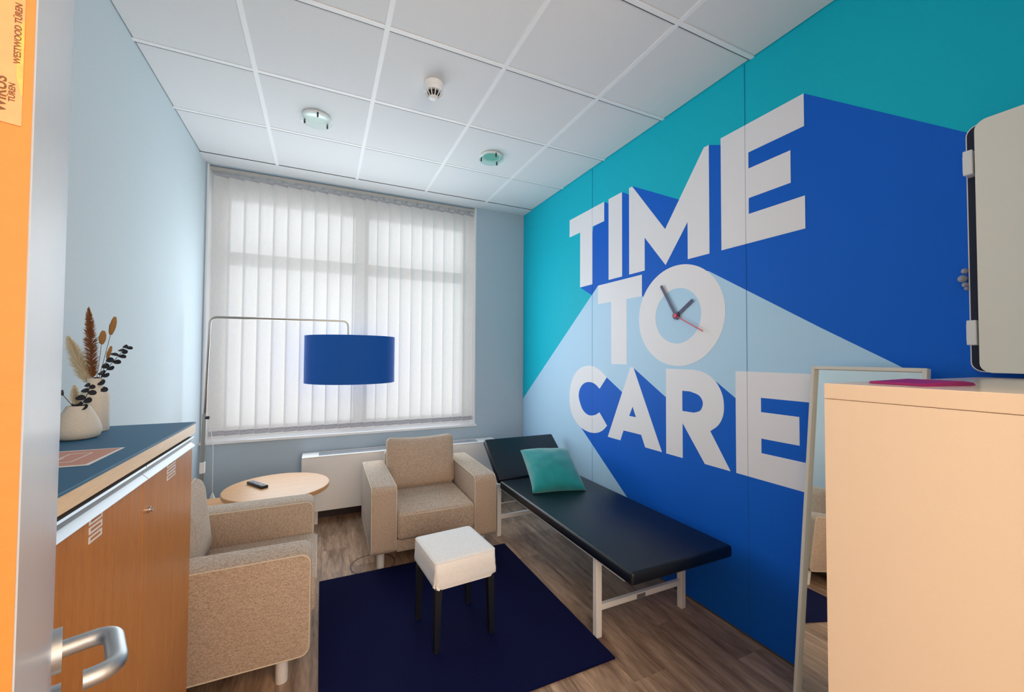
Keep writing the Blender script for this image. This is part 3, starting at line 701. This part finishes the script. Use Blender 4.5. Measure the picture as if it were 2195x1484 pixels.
# vases
def vase(name, label, x, y, prof, n=40):
    t = thing(name, label, 'vase', (x, y, ZT)); bm = bmesh.new(); lathe(bm, prof, n, close=False)
    bm.faces.new([v for v in bm.verts if abs(v.co.z-prof[0][1]) < 1e-6 and v.co.to_2d().length > prof[0][0]*.99 and v.index >= -1][:n]) if False else None
    obj('body', bm, m_ceramic, t, auto=55); return t
tall = vase('vase', 'tall cream bottle-shaped vase holding dried grasses on the cabinet', .200, 1.838, [(.0, .0005), (.034, .0005), (.037, .004), (.037, .115), (.034, .130), (.024, .138), (.0205, .142), (.0205, .176), (.018, .178), (.016, .176), (.016, .13), (.0, .12)])
small = vase('vase', 'small round pear-shaped cream vase in front of the tall one', .214, 1.700, [(.0, .0005), (.038, .0005), (.050, .007), (.0545, .022), (.053, .036), (.047, .055), (.038, .076), (.029, .093), (.0255, .101), (.022, .100), (.022, .09), (.0, .08)])
# plume helper: a plume of fine hairs round a stem
def plume(par, name, base, tip, rad, m, hairs=260, sag=.01, seed=1, label=None, hl=.03):
    rr = random.Random(seed); base, tip = Vector(base), Vector(tip); bm = bmesh.new(); d = tip-base
    side = d.cross(Vector((0, 1, 0))).normalized(); fr = d.cross(side).normalized()
    tube(bm, [base, base+d*.5, tip], [.0012, .0010, .0004], 5)
    for k in range(hairs):
        t_ = rr.uniform(.18, 1); p = base+d*t_
        w_ = rad*math.sin(PI*min(1, (t_-.1)/.9))**.6*(1.1-.45*t_); a = rr.uniform(0, 2*PI)
        o_ = side*math.cos(a)+fr*math.sin(a); q = p+o_*w_*rr.uniform(.5, 1)+d.normalized()*hl*rr.uniform(.5, 1)
        pr = d.normalized().cross(o_)*.0010
        v = [bm.verts.new(p-pr), bm.verts.new(p+pr), bm.verts.new((p+q)/2+o_*.002+pr*.9), bm.verts.new(q), bm.verts.new((p+q)/2+o_*.002-pr*.9)]
        bm.faces.new(v)
    o = obj(name, bm, m, par); o['kind'] = 'stuff'
    if label: o['label'] = label
    return o
# directions seen from the door: right in the picture = (.906,-.423)
def rt(a, z, dpt=0): return (a*.906+dpt*.42, -a*.423+dpt*.9, z)
g1 = thing('pampas_stem', 'brown feathery grass plume, tallest stem in the tall vase', 'dried grass', tall.location)
plume(g1, 'plume', rt(-.004, .13), rt(-.030, .405), .029, m_pampas_b, 1100, seed=2, hl=.018)
g2 = thing('pampas_stem', 'pale cream feathery grass plume leaning left in the tall vase', 'dried grass', tall.location)
plume(g2, 'plume', rt(-.006, .13), rt(-.092, .305), .038, m_pampas_w, 1100, seed=5, hl=.022)
def bunny(label, tip, ln, wd_, base):
    t = thing('grass_head', label, 'dried grass', tall.location)
    b_, q = Vector(base), Vector(tip); d = (q-b_).normalized(); bm = bmesh.new()
    tube(bm, [b_, (b_+q)/2+Vector((0, 0, .0)), q-d*ln], .0009, 6); obj('stem', bm, m_stem, t)
    bm = bmesh.new(); s0 = q-d*ln
    tube(bm, [s0+d*ln*k/8 for k in range(9)], [wd_*.88*max(.12, math.sin(PI*(k+.6)/9.2))**.6 for k in range(9)], 12); 
    rr = random.Random(9)
    for v in bm.verts: v.co += Vector([rr.uniform(-.0008, .0008) for _ in range(3)])
    obj('seed_head', bm, m_bunny, t)
bunny('oval ochre grass head, shorter and left of the two upright ones', rt(.022, .338), .046, .0105, rt(0, .14))
bunny('long ochre grass head on the tallest thin stem', rt(.060, .385), .062, .0095, rt(.003, .14))
bunny('small tan grass head leaning right above the dark leaves', rt(.050, .286), .044, .006, rt(.006, .14))
def leafy(label, par, pts, pairs, size):
    t = thing('eucalyptus_sprig', label, 'dried leaves', par.location)
    pts = [Vector(p) for p in pts]; bm = bmesh.new(); tube(bm, pts, .0009, 6); obj('stem', bm, m_euc, t)
    for k in range(pairs):
        f_ = (k+.6)/pairs; i = min(int(f_*(len(pts)-1)), len(pts)-2); l_ = f_*(len(pts)-1)-i
        p = pts[i].lerp(pts[i+1], l_); s_ = size*(1-.45*f_)
        for sd in (-1, 1):
            bm = bmesh.new(); n = 10; c0 = bm.verts.new((0, 0, 0)); ring = []
            for q in range(n):
                a = 2*PI*q/n; ring.append(bm.verts.new((s_*.5+s_*.5*math.cos(a), s_*.42*math.sin(a), .12*s_*math.sin(a)**2)))
            top_ = bm.faces.new(ring); ex = bmesh.ops.extrude_face_region(bm, geom=[top_])
            bmesh.ops.translate(bm, vec=(0, 0, -.0006), verts=[v for v in ex['geom'] if isinstance(v, bmesh.types.BMVert)])
            bm.verts.remove(c0)
            o = obj('leaf', bm, m_euc, t)
            az = math.atan2(-.423, .906) + (0 if sd > 0 else PI) + random.uniform(-.5, .5)
            o.matrix_local = Matrix.Translation(p) @ Matrix.Rotation(az, 4, 'Z') @ Matrix.Rotation(math.radians(20 if sd > 0 else -15), 4, 'Y') @ Matrix.Rotation(random.uniform(.5, 1.15)*(1 if sd > 0 else -1), 4, 'X')
    return t
leafy('dark eucalyptus sprig arching right from the tall vase', tall, [rt(.005, .13), rt(.018, .178), rt(.05, .225), rt(.082, .262), rt(.108, .288)], 8, .031)
leafy('dark eucalyptus sprig standing in the small round vase', small, [rt(.004, .09), rt(.018, .115), rt(.03, .145), rt(.034, .168)], 4, .03)
g3 = thing('bunny_tail_stem', 'fluffy white grass head in the small round vase', 'dried grass', small.location)
plume(g3, 'plume', rt(-.004, .085), rt(-.014, .158), .020, m_pampas_w, 600, seed=8, hl=.009)
g4 = thing('dried_bud', 'thin twig with dark bud leaning left in the small vase', 'dried twig', small.location)
bm = bmesh.new(); tube(bm, [rt(-.008, .09), rt(-.05, .135)], .0011, 6); obj('stem', bm, m_stem, g4)
bm = bmesh.new(); tube(bm, [rt(-.048, .132), rt(-.052, .138), rt(-.056, .146)], [.002, .005, .006], 8); obj('bud', bm, m_euc, g4)
# ------------------------------------------------------------------ wall clock on the letter O
ck = thing('wall_clock', 'frameless clock hands mounted in the letter O of the mural', 'clock', (W-.0024, 1.907, 1.723))
def hand(name, ty, tz, w, m, x0_, x1_, back=.0):
    d = Vector((ty, tz)); L_ = d.length; d.normalize(); n_ = Vector((-d.y, d.x))
    p = [tuple(-d*back+n_*w), tuple(d*L_+n_*w), tuple(d*L_-n_*w), tuple(-d*back-n_*w)]
    obj(name, prism(bmesh.new(), p, lambda a, b, e: (-e, a, b), x0_, x1_), m, ck)
hand('minute_hand', .124, .209, .0095, m_hand, .008, .010)
hand('hour_hand', -.126, .084, .0105, m_hand, .004, .006)
hand('second_hand', -.206, -.110, .003, m_red, .013, .0145, .0)
bm = bmesh.new(); tube(bm, [(0, 0, 0), (-.012, 0, 0)], .025, 24); obj('hub', bm, m_hand, ck)
bm = bmesh.new(); tube(bm, [(-.012, 0, 0), (-.018, 0, 0)], .014, 20); obj('cap', bm, m_red, ck)
# ------------------------------------------------------------------ mirror leaning on the mural wall
mi = thing('standing_mirror', 'tall white-framed mirror leaning on the mural wall behind the cream cabinet', 'mirror', (2.73, .895, 0))
MW, MH, MT = .385, 1.43, .030
tilt = math.asin(.165/MH)
root = Matrix.Rotation(tilt, 4, 'Y')
fw = .014
for nm, a in (('frame_side', (0-MT, 0, -MW/2, -MW/2+fw, 0, MH)), ('frame_side', (0-MT, 0, MW/2-fw, MW/2, 0, MH)), ('frame_rail', (0-MT, 0, -MW/2+fw, MW/2-fw, MH-fw, MH)), ('frame_rail', (0-MT, 0, -MW/2+fw, MW/2-fw, 0, fw))):
    o = obj(nm, B(*a, bevel=.001, seg=1), m_mirrorframe, mi); o.matrix_local = root
o = obj('mirror_glass', B(-.012, -.008, -MW/2+fw, MW/2-fw, fw, MH-fw), m_mirror, mi); o.matrix_local = root
o = obj('back_panel', B(-.0075, -.002, -MW/2+fw, MW/2-fw, fw, MH-fw), m_mirrorframe, mi); o.matrix_local = root
# ------------------------------------------------------------------ right cabinet
RCX0, RCX1, RCY0, RCY1, RCZ = 2.006, 2.925, .125, .588, 1.397
rcab = thing('cream_cabinet', 'large cream cabinet in the right foreground', 'cabinet', (0, 0, 0))
obj('body', B(RCX0+.001, RCX1, RCY0, RCY1-.001, .05, RCZ-.038), m_cream, rcab)
obj('plinth', B(RCX0+.02, RCX1, RCY0, RCY1-.04, 0, .05), m_dark, rcab)
obj('top_panel', B(RCX0, RCX1, RCY0, RCY1, RCZ-.037, RCZ, bevel=.0015, seg=1), m_creamgloss, rcab)
fo = thing('folder', 'magenta plastic folder lying on top of the cream cabinet', 'folder', (2.175, .47, RCZ), math.radians(-12))
obj('cover', B(-.08, .08, -.055, .055, .0005, .004), m_magenta, fo)
bm = bmesh.new(); prism(bm, [(-.08, .006), (.045, .011), (.08, .007), (.08, .004), (-.08, .004)], lambda a, b, e: (a, e, b), -.053, .053); obj('cover_flap', bm, m_magenta, fo)
# ------------------------------------------------------------------ folding whiteboard on the wall
wb = thing('folding_whiteboard', 'wall-mounted folding board with rounded cream panel above the cream cabinet', 'whiteboard', (W, 0, 0))
def rrect(y0, y1, z0, z1, rr):
    p = []
    for cy, cz, a0 in ((y1-rr, z1-rr, 0), (y0+rr, z1-rr, 90), (y0+rr, z0+rr, 180), (y1-rr, z0+rr, 270)):
        for k in range(7): a = math.radians(a0+15*k); p.append((cy+rr*math.cos(a), cz+rr*math.sin(a)))
    return p
fn = lambda a, b, e: (-e, a, b)
BY0, BY1, BZ0, BZ1 = .12, .606, 1.417, 2.262
obj('back_board', prism(bmesh.new(), rrect(BY0, BY1, BZ0, BZ1, .03), fn, .003, .018), m_navy, wb)
obj('back_edge', prism(bmesh.new(), rrect(BY0, BY1+.0035, BZ0-.0035, BZ1+.0035, .033), fn, .004, .016, [rrect(BY0+.001, BY1-.001, BZ0+.001, BZ1-.001, .029)]), m_white_plastic, wb)
obj('front_panel', prism(bmesh.new(), rrect(BY0, BY1-.031, BZ0-.004, BZ1-.004, .03), fn, .048, .063), m_board, wb, auto=20)
for z in (2.128, 1.547):
    h_ = obj('hinge', B(-.060, -.014, BY1-.024, BY1-.001, z-.042, z+.042, bevel=.002, seg=1), m_white_plastic, wb)
    obj('hinge_pin', B(-.050, -.040, BY1-.001, BY1+.002, z-.028, z+.028), m_white_plastic, h_)
mg = bmesh.new()
for dy, dz, rr in ((.0, 0, .010), (.006, -.026, .013), (.000, -.048, .009), (-.004, -.062, .007)):
    bmesh.ops.create_icosphere(mg, subdivisions=2, radius=rr, matrix=Matrix.Translation((W-.014, .619+dy, 1.765+dz)))
tag(obj('tape_scrap', mg, mat('grey_scrap', (.35, .36, .42), .9), smooth=True), 'small grey crumpled scrap at the left edge of the whiteboard', 'scrap')
# ------------------------------------------------------------------ entrance door (open, seen edge-on)
E_ = Vector((-.37607, .92659, 0)); N_ = Vector((.92659, .37607, 0)); PF = Vector((.5594, .7814, 0)); DL = .6609
do = struct(thing('door_1', 'open room door at the left edge, seen almost edge-on', None)); 
# local frame: x = along the leaf away from the hinge, y = away from the visible face, z up
Dm = Matrix((E_, -N_, Vector((0, 0, 1)))).transposed().to_4x4(); Dm.translation = PF - E_*DL
do.matrix_world = Dm
obj('door_leaf', B(.001, DL, 0, .04, .008, 2.05, bevel=.0008, seg=1), m_door, do)
obj('door_edge', B(0, .001, .0004, .04, .008, 2.05), m_orange, do)['label'] = 'orange narrow edge of the door leaf'
hx = DL-.058; hz_ = 1.078
bm = bmesh.new(); tube(bm, [(hx, 0, hz_), (hx, -.009, hz_)], .0265, 32); ro = obj('rosette', bm, m_alu, do, auto=40)
pts = [Vector((hx, -.009, hz_))]+arc((hx, 0, hz_), (hx, -.056, hz_), (hx-.095, -.056, hz_), .022)+arc((hx, -.056, hz_), (hx-.092, -.056, hz_), (hx-.092, -.0, hz_), .022)+[Vector((hx-.092, -.026, hz_))]
bm = bmesh.new(); tube(bm, pts, .0105, 20); obj('door_handle', bm, m_alu, do, auto=60)
bm = bmesh.new(); tube(bm, [(hx, 0, hz_-.072), (hx, -.009, hz_-.072)], .0265, 32); kr = obj('key_rosette', bm, m_alu, do, auto=40)
bm = bmesh.new(); tube(bm, [(hx, -.009, hz_-.072), (hx, -.018, hz_-.072)], .008, 16); obj('lock_cylinder', bm, m_chrome, kr, auto=40)

# maker's sticker on the narrow edge: local x = 0 plane, a = distance along +y, z up
sk = obj('maker_sticker', B(-.00025, -.00005, .0023, .012, 1.5255, 1.590), m_sticker, do); sk['label'] = 'amber foil sticker with print'
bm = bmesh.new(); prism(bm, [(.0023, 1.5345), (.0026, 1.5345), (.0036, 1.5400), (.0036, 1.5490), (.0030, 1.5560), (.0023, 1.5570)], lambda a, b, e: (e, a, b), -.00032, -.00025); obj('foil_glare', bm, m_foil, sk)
def text(body, size, a, z, par):
    cu = bpy.data.curves.new('print', 'FONT'); cu.body = body; cu.size = size; cu.extrude = .00002; cu.offset = size*.02
    to = bpy.data.objects.new('print', cu); C.objects.link(to)
    me = bpy.data.meshes.new_from_object(to); C.objects.unlink(to); bpy.data.objects.remove(to)
    o = link('lettering', me, m_ink, par); me.materials.clear(); me.materials.append(m_ink)
    o.matrix_local = Matrix(((0, 0, -1, -.00034), (0, 1, 0, a), (1, 0, 0, z), (0, 0, 0, 1)))
    return o
text('T\u00dcREN', .00175, .0037, 1.5319, sk)
text('WIRUS', .0034, .00535, 1.5283, sk)
text('WESTWOOD T\u00dcREN', .0019, .0029, 1.5435, sk)
